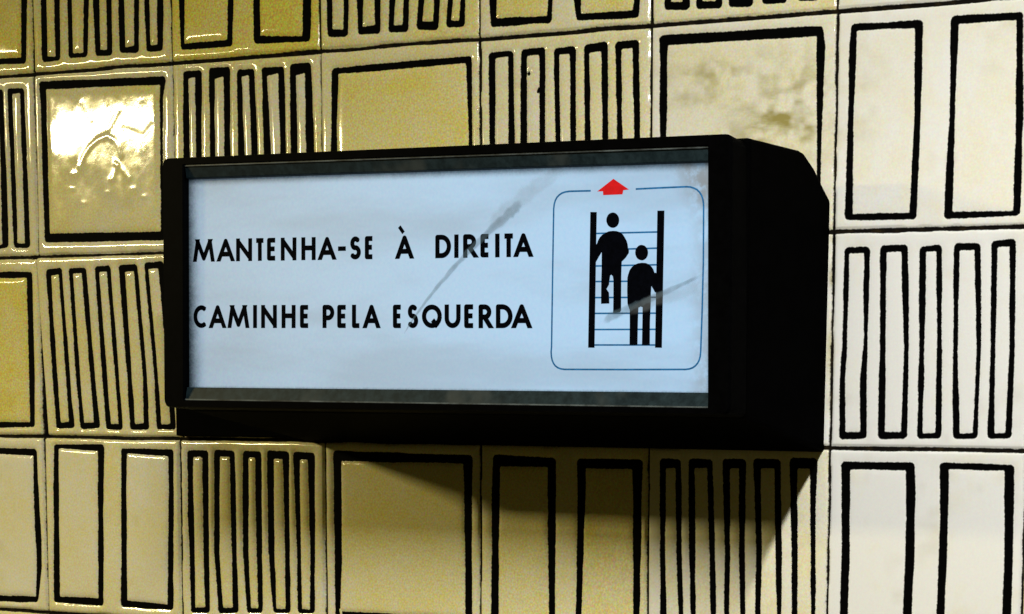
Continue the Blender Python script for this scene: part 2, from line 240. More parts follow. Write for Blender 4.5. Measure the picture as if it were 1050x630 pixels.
def noise(nt, vec, scale, detail=3.0, rough=0.5):
    n = nt.nodes.new('ShaderNodeTexNoise'); n.inputs['Scale'].default_value = scale
    n.inputs['Detail'].default_value = detail; n.inputs['Roughness'].default_value = rough
    nt.links.new(vec, n.inputs['Vector']); return n

def tile_material():
    m, nt, out = new_mat('glazed_tile')
    pos = N(nt, 'ShaderNodeTexCoord').outputs['Object']
    at = {k: N(nt, 'ShaderNodeAttribute', attribute_name=k).outputs['Fac'] for k in ('ink', 'joint', 'tint', 'stain')}
    # ragged hand-painted edge
    rag = noise(nt, pos, 900, 2).outputs['Fac']
    rag2 = noise(nt, pos, 260, 2).outputs['Fac']
    wob = math_(nt, 'ADD', math_(nt, 'MULTIPLY', math_(nt, 'SUBTRACT', rag, .5), .9), math_(nt, 'MULTIPLY', math_(nt, 'SUBTRACT', rag2, .5), 1.0))
    ink = ramp(nt, math_(nt, 'ADD', at['ink'], wob), -.28, .28)
    jn = ramp(nt, math_(nt, 'ADD', at['joint'], math_(nt, 'MULTIPLY', wob, .8)), -.35, .35)
    # glaze: cream to ochre, cloudy, with a fine speckle
    cloud = noise(nt, pos, 22, 4, .6).outputs['Fac']
    cloud2 = noise(nt, pos, 90, 3, .6).outputs['Fac']
    f = math_(nt, 'ADD', at['tint'], math_(nt, 'MULTIPLY', math_(nt, 'SUBTRACT', cloud, .5), .7))
    f = math_(nt, 'ADD', f, math_(nt, 'MULTIPLY', math_(nt, 'SUBTRACT', cloud2, .5), .35), True)
    base = mixc(nt, f, (.79, .783, .725, 1), (.725, .612, .10, 1))
    sp = noise(nt, pos, 700, 1).outputs['Color']
    bc = N(nt, 'ShaderNodeBrightContrast'); L(nt, sp, bc.inputs[0]); bc.inputs['Contrast'].default_value = .9
    base = mixc(nt, math_(nt, 'ADD', math_(nt, 'MULTIPLY', at['tint'], .62), .12, True), base, bc.outputs[0], 'OVERLAY')
    mp = N(nt, 'ShaderNodeMapping'); L(nt, pos, mp.inputs[0]); mp.inputs['Rotation'].default_value = (0, .3, 0); mp.inputs['Scale'].default_value = (.38, 1, 1.2)
    st = math_(nt, 'MULTIPLY', at['stain'], ramp(nt, noise(nt, mp.outputs[0], 55, 4, .65).outputs['Fac'], .25, .62), True)
    base = mixc(nt, st, base, (.34, .29, .09, 1))
    grout = mixc(nt, ramp(nt, noise(nt, pos, 120, 3).outputs['Fac'], .45, .75), (.006, .005, .004, 1), (.022, .015, .006, 1))
    dark = mixc(nt, jn, (.0012, .0012, .0012, 1), grout)
    both = math_(nt, 'MAXIMUM', ink, jn)
    c = mixc(nt, both, base, dark)
    b = N(nt, 'ShaderNodeBsdfPrincipled'); L(nt, c, b.inputs['Base Color'])
    smear = ramp(nt, noise(nt, pos, 45, 4, .6).outputs['Fac'], .3, .75, .045, .13)
    rough = nt.nodes.new('ShaderNodeMix'); L(nt, both, rough.inputs[0]); L(nt, smear, rough.inputs[2]); rough.inputs[3].default_value = .7
    L(nt, rough.outputs[0], b.inputs['Roughness'])
    L(nt, math_(nt, 'SUBTRACT', .20, math_(nt, 'MULTIPLY', both, .185)), b.inputs['Specular IOR Level'])
    bump = N(nt, 'ShaderNodeBump'); bump.inputs['Strength'].default_value = .03; bump.inputs['Distance'].default_value = .0012
    L(nt, noise(nt, pos, 150, 3, .55).outputs['Fac'], bump.inputs['Height']); L(nt, bump.outputs[0], b.inputs['Normal'])
    L(nt, b.outputs[0], out.inputs[0]); return m

def plain(name, colr, rough=.5, spec=.5, vary=.3, scale=120, bump=0.0):
    m, nt, out = new_mat(name)
    pos = N(nt, 'ShaderNodeTexCoord').outputs['Object']
    n = noise(nt, pos, scale, 4, .6).outputs['Fac']
    lo = tuple(c * (1 - vary) for c in colr) + (1,); hi = tuple(min(1, c * (1 + vary)) for c in colr) + (1,)
    b = N(nt, 'ShaderNodeBsdfPrincipled'); L(nt, mixc(nt, ramp(nt, n, .3, .7), lo, hi), b.inputs['Base Color'])
    b.inputs['Roughness'].default_value = rough; b.inputs['Specular IOR Level'].default_value = spec
    if bump:
        bp = N(nt, 'ShaderNodeBump'); bp.inputs['Strength'].default_value = bump; bp.inputs['Distance'].default_value = .0005
        L(nt, n, bp.inputs['Height']); L(nt, bp.outputs[0], b.inputs['Normal'])
    L(nt, b.outputs[0], out.inputs[0]); return m

def bead_material():
    m, nt, out = new_mat('worn_dark_aluminium')
    pos = N(nt, 'ShaderNodeTexCoord').outputs['Object']
    n1 = noise(nt, pos, 160, 5, .7).outputs['Fac']; n2 = noise(nt, pos, 25, 3, .6).outputs['Fac']
    c = mixc(nt, ramp(nt, n1, .3, .75), (.003, .009, .012, 1), (.014, .027, .032, 1))
    c = mixc(nt, ramp(nt, n2, .55, .75, 0, .7), c, (.040, .046, .042, 1))
    b = N(nt, 'ShaderNodeBsdfPrincipled'); L(nt, c, b.inputs['Base Color']); b.inputs['Roughness'].default_value = .55
    b.inputs['Specular IOR Level'].default_value = .10
    L(nt, b.outputs[0], out.inputs[0]); return m

def panel_material(x0, x1, z0, z1):
    """back-lit acrylic, grimy along its edges; object coordinates are metres from the sheet's lower-left corner"""
    m, nt, out = new_mat('backlit_acrylic')
    pos = N(nt, 'ShaderNodeTexCoord').outputs['Object']
    sx = N(nt, 'ShaderNodeSeparateXYZ'); L(nt, pos, sx.inputs[0])
    X, Z = sx.outputs[0], sx.outputs[2]
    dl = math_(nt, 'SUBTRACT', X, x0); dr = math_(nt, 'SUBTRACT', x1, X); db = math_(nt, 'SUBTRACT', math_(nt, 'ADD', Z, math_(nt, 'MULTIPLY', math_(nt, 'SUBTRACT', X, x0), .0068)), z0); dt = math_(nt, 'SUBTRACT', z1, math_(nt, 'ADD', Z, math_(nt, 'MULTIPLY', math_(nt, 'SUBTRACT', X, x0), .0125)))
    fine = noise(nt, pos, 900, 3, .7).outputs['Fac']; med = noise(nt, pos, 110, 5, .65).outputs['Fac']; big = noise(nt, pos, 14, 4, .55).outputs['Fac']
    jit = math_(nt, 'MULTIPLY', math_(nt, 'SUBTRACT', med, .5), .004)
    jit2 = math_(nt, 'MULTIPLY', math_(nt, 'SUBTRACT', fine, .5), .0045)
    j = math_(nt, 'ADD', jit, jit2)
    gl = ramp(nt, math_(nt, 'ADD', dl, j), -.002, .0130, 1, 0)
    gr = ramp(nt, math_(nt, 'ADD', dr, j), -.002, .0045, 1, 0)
    gt = ramp(nt, math_(nt, 'ADD', dt, math_(nt, 'MULTIPLY', j, .35)), -.001, .0062, 1, 0)  # dark top band paints in the bead's shadow
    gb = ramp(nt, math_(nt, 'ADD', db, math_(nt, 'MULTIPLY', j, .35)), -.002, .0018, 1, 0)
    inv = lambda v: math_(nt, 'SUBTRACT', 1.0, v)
    g = inv(math_(nt, 'MULTIPLY', math_(nt, 'MULTIPLY', inv(gl), inv(gt)), math_(nt, 'MULTIPLY', inv(gr), inv(gb))))  # edge vignette and grime together, painted dark
    # grime film gathered along the right edge and upper right corner
    tri = math_(nt, 'ADD', dr, math_(nt, 'MULTIPLY', dt, .55))
    corner = math_(nt, 'MULTIPLY', math_(nt, 'MAXIMUM', ramp(nt, dr, .0, .020, 1, 0), ramp(nt, tri, .012, .040, 1.3, 0)), ramp(nt, med, .32, .58))
    mp = N(nt, 'ShaderNodeMapping'); L(nt, pos, mp.inputs[0]); mp.inputs['Rotation'].default_value = (0, .75, 0); mp.inputs['Scale'].default_value = (.22, 1, 1)
    haze = math_(nt, 'MULTIPLY', ramp(nt, noise(nt, mp.outputs[0], 26, 4, .55).outputs['Fac'], .42, .72), .30)
    film = math_(nt, 'ADD', math_(nt, 'MULTIPLY', corner, .5), haze, True)
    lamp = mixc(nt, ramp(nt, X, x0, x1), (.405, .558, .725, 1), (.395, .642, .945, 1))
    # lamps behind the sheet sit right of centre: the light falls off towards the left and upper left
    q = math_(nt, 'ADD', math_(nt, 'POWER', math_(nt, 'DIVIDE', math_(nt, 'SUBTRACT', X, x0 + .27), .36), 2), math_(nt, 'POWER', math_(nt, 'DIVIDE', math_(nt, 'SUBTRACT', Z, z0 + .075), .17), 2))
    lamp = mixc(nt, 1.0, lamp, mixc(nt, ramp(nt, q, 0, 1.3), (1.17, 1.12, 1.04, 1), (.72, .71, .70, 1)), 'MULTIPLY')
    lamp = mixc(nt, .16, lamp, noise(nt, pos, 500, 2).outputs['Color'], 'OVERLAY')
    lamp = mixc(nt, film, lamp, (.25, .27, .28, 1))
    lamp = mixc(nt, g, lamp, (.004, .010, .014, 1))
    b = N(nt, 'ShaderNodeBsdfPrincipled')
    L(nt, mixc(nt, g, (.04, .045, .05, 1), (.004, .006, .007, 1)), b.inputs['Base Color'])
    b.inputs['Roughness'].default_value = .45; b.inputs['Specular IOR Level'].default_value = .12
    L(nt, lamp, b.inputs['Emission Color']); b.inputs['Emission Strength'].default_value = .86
    L(nt, b.outputs[0], out.inputs[0]); return m

def scuff_material(name, alpha, colr):
    m, nt, out = new_mat(name)
    pos = N(nt, 'ShaderNodeTexCoord').outputs['Object']
    n = noise(nt, pos, 130, 4, .6).outputs['Fac']
    edge = N(nt, 'ShaderNodeAttribute', attribute_name='core').outputs['Fac']
    a = math_(nt, 'MULTIPLY', ramp(nt, n, .2, .7, alpha * .55, alpha), ramp(nt, edge, 0, .9))
    d = N(nt, 'ShaderNodeBsdfPrincipled'); d.inputs['Base Color'].default_value = colr + (1,); d.inputs['Roughness'].default_value = .8
    L(nt, a, d.inputs['Alpha']); L(nt, d.outputs[0], out.inputs[0]); return m

MAT = {}
MAT['tile'] = tile_material()
MAT['black'] = plain('black_painted_steel', (.0006, .0006, .0007), .6, .004, .35, 90, .05)
MAT['frame'] = plain('black_frame_enamel', (.0007, .0007, .0008), .5, .006, .35, 140, .04)
MAT['bead'] = bead_material()
MAT['lip'] = plain('highlight_metal_lip', (.055, .066, .066), .5, .15, .75, 60)  # pale tone paints the bead's edge highlight
MAT['print'] = plain('black_print', (.0010, .0013, .0026), .6, .006, .3, 400)
MAT['line'] = plain('dark_blue_print', (.018, .125, .30), .55, .05, .25, 300)
MAT['red'] = plain('red_print', (.52, .005, .009), .5, .1, .12, 300)
rb = next(n for n in MAT['red'].node_tree.nodes if n.type == 'BSDF_PRINCIPLED')   # lit through from behind
rb.inputs['Emission Color'].default_value = (.6, .004, .008, 1); rb.inputs['Emission Strength'].default_value = .10
MAT['scuff'] = scuff_material('grey_scuff', .54, (.065, .115, .15))
MAT['scuff_faint'] = scuff_material('pale_scuff', .24, (.20, .22, .23))

# ------------------------------------------------------------------ objects
def link(name, me, mat, parent=None, smooth=False):
    o = bpy.data.objects.new(name, me); col.objects.link(o)
    if mat: me.materials.append(mat)
    if smooth: me.polygons.foreach_set('use_smooth', [True] * len(me.polygons))
    if parent: o.parent = parent
    return o

# ---- the tiled wall: a relief sheet, its height and paint worked out from the outlines
def axis(a, b, fine, coarse, lo, hi):
    return np.concatenate([np.arange(lo, a, coarse), np.arange(a, b, fine), np.arange(b, hi + coarse / 2, coarse)])
gx = axis(-75., 1215., .9, 2.8, -700., 1820.)
gz = axis(-545., 120., .9, 2.8, -1120., 700.)
nx, nz = len(gx), len(gz)
rng = np.random.default_rng(7)

def smooth_noise(step, seed, gx=gx, gz=gz):
    """value noise with the given cell size (mm) on the sheet's own grid, -1..1"""
    r = np.random.default_rng(seed)
    u = (gx - gx[0]) / step; v = (gz - gz[0]) / step
    t = r.uniform(-1, 1, (int(v.max()) + 3, int(u.max()) + 3))
    iu = u.astype(int); iv = v.astype(int); fu = u - iu; fv = v - iv
    fu = fu * fu * (3 - 2 * fu); fv = fv * fv * (3 - 2 * fv)
    a = t[iv][:, iu]; b = t[iv][:, iu + 1]; c = t[iv + 1][:, iu]; d = t[iv + 1][:, iu + 1]
    return (a * (1 - fu) + b * fu) * (1 - fv)[:, None] + (c * (1 - fu) + d * fu) * fv[:, None]

def poly_sd(P, x, z):
    """signed distance to a polygon, positive inside"""
    P = np.asarray(P, float); best = np.full(np.broadcast(x, z).shape, 1e9); inside = np.zeros(best.shape, bool)
    for (ax, az), (bx, bz) in zip(P, np.roll(P, -1, 0)):
        ex, ez = bx - ax, bz - az; l2 = ex * ex + ez * ez + 1e-9
        t = np.clip(((x - ax) * ex + (z - az) * ez) / l2, 0, 1)
        best = np.minimum(best, (x - ax - t * ex) ** 2 + (z - az - t * ez) ** 2)
        if abs(ez) > 1e-9:
            c = ((az > z) != (bz > z)) & (x < ax + (z - az) * ex / ez)
            inside ^= c
    d = np.sqrt(best); return np.where(inside, d, -d)

def round_sd(P, r, x, z):
    """polygon with corners rounded by radius r: inset the outline, then grow the distance back"""
    P = np.asarray(P, float); n = len(P); Q = []
    area = sum(P[i][0] * P[(i + 1) % n][1] - P[(i + 1) % n][0] * P[i][1] for i in range(n)); s = 1 if area > 0 else -1
    for i in range(n):
        a, b, c = P[i - 1], P[i], P[(i + 1) % n]
        d1 = (b - a) / (np.linalg.norm(b - a) + 1e-9); d2 = (c - b) / (np.linalg.norm(c - b) + 1e-9)
        n1 = s * np.array([-d1[1], d1[0]]); n2 = s * np.array([-d2[1], d2[0]])
        k = (n1 + n2) / max(.35, 1 + n1 @ n2); Q.append(b + k * r)
    return poly_sd(Q, x, z) + r

ink = np.full((nz, nx), -60.); tint = np.full((nz, nx), .55)
def add_outline(o, i, ro=2.8, ri=.9, tn=.5, clip=None):
    o = np.asarray(o, float); i = np.asarray(i, float)
    x0, x1 = np.searchsorted(gx, (o[:, 0].min() - 9, o[:, 0].max() + 9)); z0, z1 = np.searchsorted(gz, (o[:, 1].min() - 9, o[:, 1].max() + 9))
    if x1 - x0 < 2 or z1 - z0 < 2: return
    X = gx[None, x0:x1]; Z = gz[z0:z1, None]
    so = round_sd(o, ro, X, Z); si = round_sd(i, ri, X, Z)
    s = np.minimum(so, -si)
    ink[z0:z1, x0:x1] = np.maximum(ink[z0:z1, x0:x1], s)
    t = tint[z0:z1, x0:x1]; t[si > 0] = tn

TINT = {(0, -1): 1.0, (1, -1): .8, (2, -1): 1.0, (3, -1): .7, (4, -1): .85, (3, 0): .72, (5, 0): .36, (0, 1): .82, (0, 2): .45, (1, 2): .42, (3, 2): .66, (4, 2): .66, (2, 2): .6, (5, 2): .42,
        (6, 0): .10, (6, 1): .02, (6, 2): .02, (4, 0): .38, (2, 0): .36, (1, 0): .7, (1, 1): .58}  # glaze colour per tile, the dim left side's yellow cast painted in
RIM = {(2, -1): 1.0, (0, -1): .8, (1, -1): .8, (3, -1): .7, (4, -1): .6, (5, 0): .3, (4, 0): .42, (5, -1): .35, (5, 1): .10, (5, 2): .30, (6, 0): .04, (6, 1): .02, (6, 2): .02, (6, -1): .1}  # tile margins, toned with the same painted light cast
traced = {}
for o, i in D['shapes']:
    cx = sum(p[0] for p in i) / len(i); cz = (max(p[1] for p in i) + min(p[1] for p in i)) / 2
    key = (math.floor(cx / 140), math.floor(-cz / 140)); traced.setdefault(key, []).append((o, i))
for (u, v), tn in RIM.items():
    x0, x1 = np.searchsorted(gx, (u * 140, u * 140 + 140)); z0, z1 = np.searchsorted(gz, (-v * 140 - 140, -v * 140)); tint[z0:z1, x0:x1] = tn
for key, ls in traced.items():
    for o, i in ls:
        tn = TINT.get(key, {1: .7, 2: .55, 5: .52}.get(len(ls), .5))
        add_outline(o, i, tn=tn)
tcol = range(-5, 13); trow = range(-5, 8)
def quad(x0, x1, z0, z1, j, r): return [(x0 + r.normal() * j, z1 + r.normal() * j), (x1 + r.normal() * j, z1 + r.normal() * j), (x1 + r.normal() * j, z0 + r.normal() * j), (x0 + r.normal() * j, z0 + r.normal() * j)]
def inset(q, w, wt):
    (a, b), (c, d), (e, f), (g, h) = q
    return [(a + w, b - wt), (c - w, d - wt), (e - w, f + wt), (g + w, h + wt)]
for u in tcol:
    for v in trow:
        if (u, v) in traced: continue
        r = np.random.default_rng(1000 + 37 * u + v); X = u * 140.; Z = -v * 140.
        kind = 2 if (u + v) % 2 else int(r.integers(0, 2))
        if v == 2 and 2 <= u <= 5: kind = 2
        if kind == 0: spans = [(8, 131)]
        elif kind == 1: spans = [(13, 62), (79, 129)]
        else: spans = [(9 + k * 25.2 + r.normal() * .6, 28 + k * 25.2 + r.normal() * .6) for k in range(5)]
        for a, b in spans:
            q = quad(X + a, X + b, Z - 132, Z - 9, .8, r); add_outline(q, inset(q, 5., 6.), tn=(.7, .6, .22)[kind])
for x, z in D['specks']:
    x0, x1 = np.searchsorted(gx, (x - 6, x + 6)); z0, z1 = np.searchsorted(gz, (z - 6, z + 6))
    s = 1.35 - np.hypot(gx[None, x0:x1] - x, (gz[z0:z1, None] - z) * .8); ink[z0:z1, x0:x1] = np.maximum(ink[z0:z1, x0:x1], s)

wob = smooth_noise(23., 3) * .5 + smooth_noise(7., 4) * .3
GX, GZ = np.broadcast_arrays(gx[None, :], gz[:, None])
jx = np.abs(GX + .5 * wob - np.round(GX / 140) * 140); jz = np.abs(GZ + .5 * smooth_noise(31., 9) - np.round(GZ / 140) * 140)
joint = np.maximum(1.05 - jx, 1.5 - jz) + .22 * smooth_noise(11., 12)
ink = ink + (.22 + .33 * smooth_noise(15., 5)) * (ink > -4)
# glaze relief
d = np.clip(-np.maximum(ink, joint * 1.0), 0, 40)
pillow = .70 * (1 - np.exp(-d / 1.1)) + .50 * (1 - np.exp(-d / 3.4))
flat = np.clip((d - 3) / 8, 0, 1)
amp = np.interp(gx, [-700, 480, 620, 800, 860, 1900], [1, 1, .75, .55, .32, .32])[None, :]   # the glaze lies thinner on the newer tiles
pillow = pillow * amp
H = np.where(joint > -.3, -1.1 + .9 * np.clip((-joint - .0) / .9, 0, 1), pillow + .05)
H = np.where(joint <= -.3, pillow + .05, np.where(joint > 0, -1.0, -1.0 * np.clip((joint + .6) / .6, 0, 1)))
H = H + .07 * smooth_noise(38., 21) + .025 * smooth_noise(13., 22) + .008 * smooth_noise(5., 23) * (d > .5)
# every tile sits a little out of true
iu = np.floor(gx / 140).astype(int); iv = np.floor(-gz / 140 + 1e-9).astype(int)
tl = np.random.default_rng(77).normal(0, .0035, (60, 60, 2)); tl[30 + 1, 30 + 1] = (-.001, -.045)
tl[30 + 2, 30 + 1] = (.034, -.012)
ta = tl[np.clip(iu + 30, 0, 59)[None, :], np.clip(iv + 30, 0, 59)[:, None]]
H = H + ta[..., 0] * ((GX / 140 - iu[None, :]) - .5) * 140 + ta[..., 1] * ((-GZ / 140 - iv[:, None]) - .5) * 140
tint = tint + (np.random.default_rng(5).normal(0, .06, (60, 60)))[np.clip(iu + 30, 0, 59)[None, :], np.clip(iv + 30, 0, 59)[:, None]]
# scratched doodle and blisters in one tile's glaze
def seg_dist(pts, X, Z):
    b = np.full(np.broadcast(X, Z).shape, 1e9)
    for (ax, az), (bx, bz) in zip(pts, pts[1:]):
        ex, ez = bx - ax, bz - az; t = np.clip(((X - ax) * ex + (Z - az) * ez) / (ex * ex + ez * ez + 1e-9), 0, 1)
        b = np.minimum(b, np.hypot(X - ax - t * ex, Z - az - t * ez))
    return b
x0, x1 = np.searchsorted(gx, (146, 276)); z0, z1 = np.searchsorted(gz, (-136, -6))
X, Z = gx[None, x0:x1], gz[z0:z1, None]; sub = H[z0:z1, x0:x1]
sub += (.030 * smooth_noise(8., 61) + .04 * smooth_noise(17., 62))[z0:z1, x0:x1] * np.clip(flat[z0:z1, x0:x1], 0, 1)
for k, pts in enumerate(D['doodle']):
    dd = seg_dist(pts, X, Z); sub += (.15 if k < 3 else -.07) * np.exp(-(dd / 2.3) ** 2)
for x, z in D['dents']: sub += .10 * np.exp(-(np.hypot((X - x) * .6, (Z - z) * 1.1) / 2.2) ** 2)
# stains: smudges above the right end of the sign, soot down the joint beside it
def blob(cx, cz, rx, rz): return np.exp(-(((GX - cx) / rx) ** 2 + ((GZ - cz) / rz) ** 2))
streak = np.clip(.5 + .9 * smooth_noise(9., 41) + .5 * smooth_noise(4., 42), 0, 1)
stain = (1.0 * blob(795, -72, 34, 22) + .75 * blob(752, -34, 36, 10) + .5 * blob(812, -50, 22, 30) + .5 * blob(735, -50, 22, 6) + .3 * blob(765, -8, 18, 12)) * streak
stain += 1.0 * np.exp(-((GX - 839.3) / 2.6) ** 2) * ((GZ < -135) & (GZ > -268)) * np.clip(.3 + .9 * smooth_noise(14., 44), 0, 1)
stain += .22 * np.clip(smooth_noise(30., 45) + .5 * smooth_noise(8., 46) - .45, 0, 1)

me = bpy.data.meshes.new('tiled_wall')
back = 60.
nv = nx * nz
co = np.empty((nv, 3), np.float32); co[:, 0] = GX.ravel(); co[:, 1] = -H.ravel(); co[:, 2] = GZ.ravel(); co *= .001
i0 = (np.arange(nz - 1)[:, None] * nx + np.arange(nx - 1)[None, :]).ravel()
quads = np.stack([i0, i0 + 1, i0 + nx + 1, i0 + nx], 1)
# sides and back of the slab
corner = np.array([[gx[0], back, gz[0]], [gx[-1], back, gz[0]], [gx[-1], back, gz[-1]], [gx[0], back, gz[-1]]], np.float32) * .001
co = np.vstack([co, corner]); c0, c1, c2, c3 = nv, nv + 1, nv + 2, nv + 3
f0, f1, f2, f3 = 0, nx - 1, nv - 1, nv - nx
extra = np.array([[c0, c1, f1, f0], [c1, c2, f2, f1], [c2, c3, f3, f2], [c3, c0, f0, f3], [c0, c3, c2, c1]])
quads = np.vstack([quads, extra]).astype(np.int32)
me.vertices.add(len(co)); me.vertices.foreach_set('co', co.ravel())
me.loops.add(quads.size); me.loops.foreach_set('vertex_index', quads.ravel())
me.polygons.add(len(quads)); me.polygons.foreach_set('loop_start', np.arange(len(quads), dtype=np.int32) * 4)
sm = np.ones(len(quads), bool); sm[-5:] = False
me.polygons.foreach_set('use_smooth', sm)
for nm, arr, fill in (('ink', ink, -9.), ('joint', joint, -9.), ('tint', tint, .2), ('stain', stain, 0.)):
    at = me.attributes.new(nm, 'FLOAT', 'POINT'); at.data.foreach_set('value', np.concatenate([arr.ravel(), np.full(4, fill)]).astype(np.float32))
me.update(calc_edges=True); me.validate()
wall = link('tiled_wall', me, MAT['tile'])
wall['label'] = 'cream glazed tile wall with black outlined bars and rectangles, behind the lit sign'
wall['category'] = 'wall'; wall['kind'] = 'structure'

# ---- the sign
ORG = Vector((.620, 0, -.2804))
sign = bpy.data.objects.new('direction_sign', None); col.objects.link(sign); sign.location = ORG; sign.empty_display_size = .1
sign['label'] = 'black illuminated sign box with pale blue lit panel, black Portuguese lettering and escalator pictogram'
sign['category'] = 'sign'

def mesh_from(name, verts, faces, mat, parent, origin=ORG, bevel=0.0, seg=2, smooth=False):
    """verts in wall coordinates (metres); the object's origin sits at the sign's base"""
    bm = bmesh.new(); vs = [bm.verts.new(Vector(v) - origin) for v in verts]
    for f in faces: bm.faces.new([vs[k] for k in f])
    bmesh.ops.recalc_face_normals(bm, faces=bm.faces)
    me = bpy.data.meshes.new(name); bm.to_mesh(me); bm.free()
    o = link(name, me, mat, parent, smooth)
    if bevel:
        b = o.modifiers.new('Bevel', 'BEVEL'); b.width = bevel; b.segments = seg; b.limit_method = 'ANGLE'; b.angle_limit = math.radians(25)
    return o
def loft(name, rings, mat, parent, closed=True, **kw):
    """rings of equal length joined one to the next, ends capped"""
    n = len(rings[0]); V = [v for r in rings for v in r]; F = []
    for k in range(len(rings) - 1):
        for i in range(n): F.append((k * n + i, k * n + (i + 1) % n, (k + 1) * n + (i + 1) % n, (k + 1) * n + i))
    F.append(tuple(range(n))[::-1]); F.append(tuple((len(rings) - 1) * n + i for i in range(n)))
    return mesh_from(name, V, F, mat, parent, **kw)
mm = lambda x, y, z: (x * .001, y * .001, z * .001)

# housing: a flared body with chamfered rear corners
def profile(x, dz, tilt):
    P = [(-97, -106), (-68, -102), (-39, -98), (-33, -98.3), (-20, -104.4), (-11, -111.3), (1.5, -119.8), (1.5, -283.2), (-97, -270.6)]
    return [mm(x + tilt * (z + 190) / 160, y, z + dz) for y, z in P]
loft('housing', [profile(404.6, 2.2, 2.0), profile(836.6, 0, 1.2)], MAT['black'], sign, bevel=.0026, seg=3)
loft('back_plate', [[mm(x, 3, -144), mm(x, -4, -144), mm(x, -4, z), mm(x, 3, z)] for x, z in ((281.2, -278.2), (832, -278.8))], MAT['black'], sign, bevel=.0008)

# front frame: ring with rounded outer corners
def rounded(quad, r, n=5):
    out = []
    for k in range(4):
        p, q, s = Vector(quad[k - 1]), Vector(quad[k]), Vector(quad[(k + 1) % 4])
        a = q + (p - q).normalized() * r; c = q + (s - q).normalized() * r
        for i in range(n):
            t = i / (n - 1); out.append((1 - t) ** 2 * a + 2 * t * (1 - t) * q + t * t * c)
    return out
outer = rounded([(402.4, -104.4), (835.7, -108.0), (836.8, -270.2), (399.7, -267.8)], 5.)
inner = rounded([(421.4, -109.4), (819.6, -114.4), (821.4, -266.4), (418.0, -263.2)], .8)
n = len(outer); V = []; F = []
def ring(pts, y): V.extend([mm(p.x, y, p.y) for p in pts])
ring(outer, -96); ring(outer, -111.8)
cen = Vector((620, -188))
ring([p + (cen - p).normalized() * 1.4 for p in outer], -113.2)
ring([p - (cen - p).normalized() * .9 for p in inner], -113.2); ring(inner, -112.4); ring([Vector((p.x - (8 if p.x < 600 else 0), p.y)) for p in inner], -98)
for k in range(5):
    for i in range(n): F.append((k * n + i, k * n + (i + 1) % n, (k + 1) * n + (i + 1) % n, (k + 1) * n + i))
for i in range(n): F.append((5 * n + i, 5 * n + (i + 1) % n, (i + 1) % n, i))
mesh_from('front_frame', V, F, MAT['frame'], sign)

# glazing beads: sloped strips holding the panel, top and bottom
def bead(a, b, c, d):
    """a,b: outer edge left/right (X, Z); c,d: inner edge right/left"""
    b_ = b; (ax, az), (bx, bz), (cx, cz), (dx, dz) = a, b, c, d
    R1 = [mm(ax, -99, az), mm(ax, -111.6, az), mm(dx, -109.4, dz), mm(dx, -107.2, dz), mm(dx, -99, dz)]
    R2 = [mm(bx, -99, bz), mm(bx, -111.6, bz), mm(cx, -109.4, cz), mm(cx, -107.2, cz), mm(cx, -99, cz)]
    b = loft('glazing_bead', [R1, R2], MAT['bead'], sign, bevel=.0005)
    s = 1 if az > dz else -1       # pale lip painting a highlight along the outer edge
    e = [[mm(x, -111.2, z + .1 * s), mm(x, -112.2, z + .1 * s), mm(x, -112.2, z - .75 * s), mm(x, -111.2, z - .75 * s)] for x, z in (a, b_)]
    loft('highlight_lip', e, MAT['lip'], b); return b
bead((414.6, -109.5), (819.4, -114.7), (819.4, -122.3), (414.6, -117.2))
bead((411.4, -262.9), (821.2, -266.1), (821.2, -256.9), (411.4, -254.2))

# the lit sheet
PYF = -106.2
px0, px1, pz0, pz1 = 424.4, 820.4, -257.6, -117.6
panel = loft('light_panel', [[mm(408.6, y, -262), mm(820.8, y, -264.5), mm(819.8, y, -116.5), mm(411.8, y, -112)] for y in (-102.5, PYF)],
             None, sign)
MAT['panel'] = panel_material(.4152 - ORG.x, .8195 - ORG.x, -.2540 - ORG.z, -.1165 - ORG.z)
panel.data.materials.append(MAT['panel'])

PORG = ORG
def flat_pieces(name, pieces, mat, parent, y=PYF, thick=.14, step=.003):
    """printed film: each convex or simple outline a thin prism, every piece a hair thicker than the last so none share a plane"""
    V, F = [], []
    for k, P in enumerate(pieces):
        yf = y - thick - k * step; b = len(V); n = len(P)
        V += [mm(x, y - .02, z) for x, z in P] + [mm(x, yf, z) for x, z in P]
        F.append(tuple(range(b + n, b + 2 * n)))
        for i in range(n): F.append((b + i, b + (i + 1) % n, b + n + (i + 1) % n, b + n + i))
    return mesh_from(name, V, F, mat, parent)
def stroke(path, w, closed=False, caps=False, level=(False, False)):
    out = []; P = [Vector(p) for p in path]; n = len(P)
    for k in range(n if closed else n - 1):
        a, b = P[k], P[(k + 1) % n]; dvec = (b - a).normalized(); nn = Vector((-dvec.y, dvec.x)) * w / 2; na = nb = nn
        lv = Vector((-math.copysign(w / 2 / max(.6, abs(dvec.y)), dvec.y), 0))
        if level[0] and k == 0: na = lv
        if level[1] and k == n - 2: nb = lv
        out.append([a + na, b + nb, b - nb, a - na])
    for k in range(n):
        if closed or caps or 0 < k < n - 1:
            out.append([P[k] + Vector((math.cos(t), math.sin(t))) * w / 2 for t in [i * math.pi / 7 for i in range(14)]])
    return out
def arc(cx, cy, rx, ry, a0, a1, n=14): return [(cx + rx * math.cos(math.radians(a0 + (a1 - a0) * i / n)), cy + ry * math.sin(math.radians(a0 + (a1 - a0) * i / n))) for i in range(n + 1)]
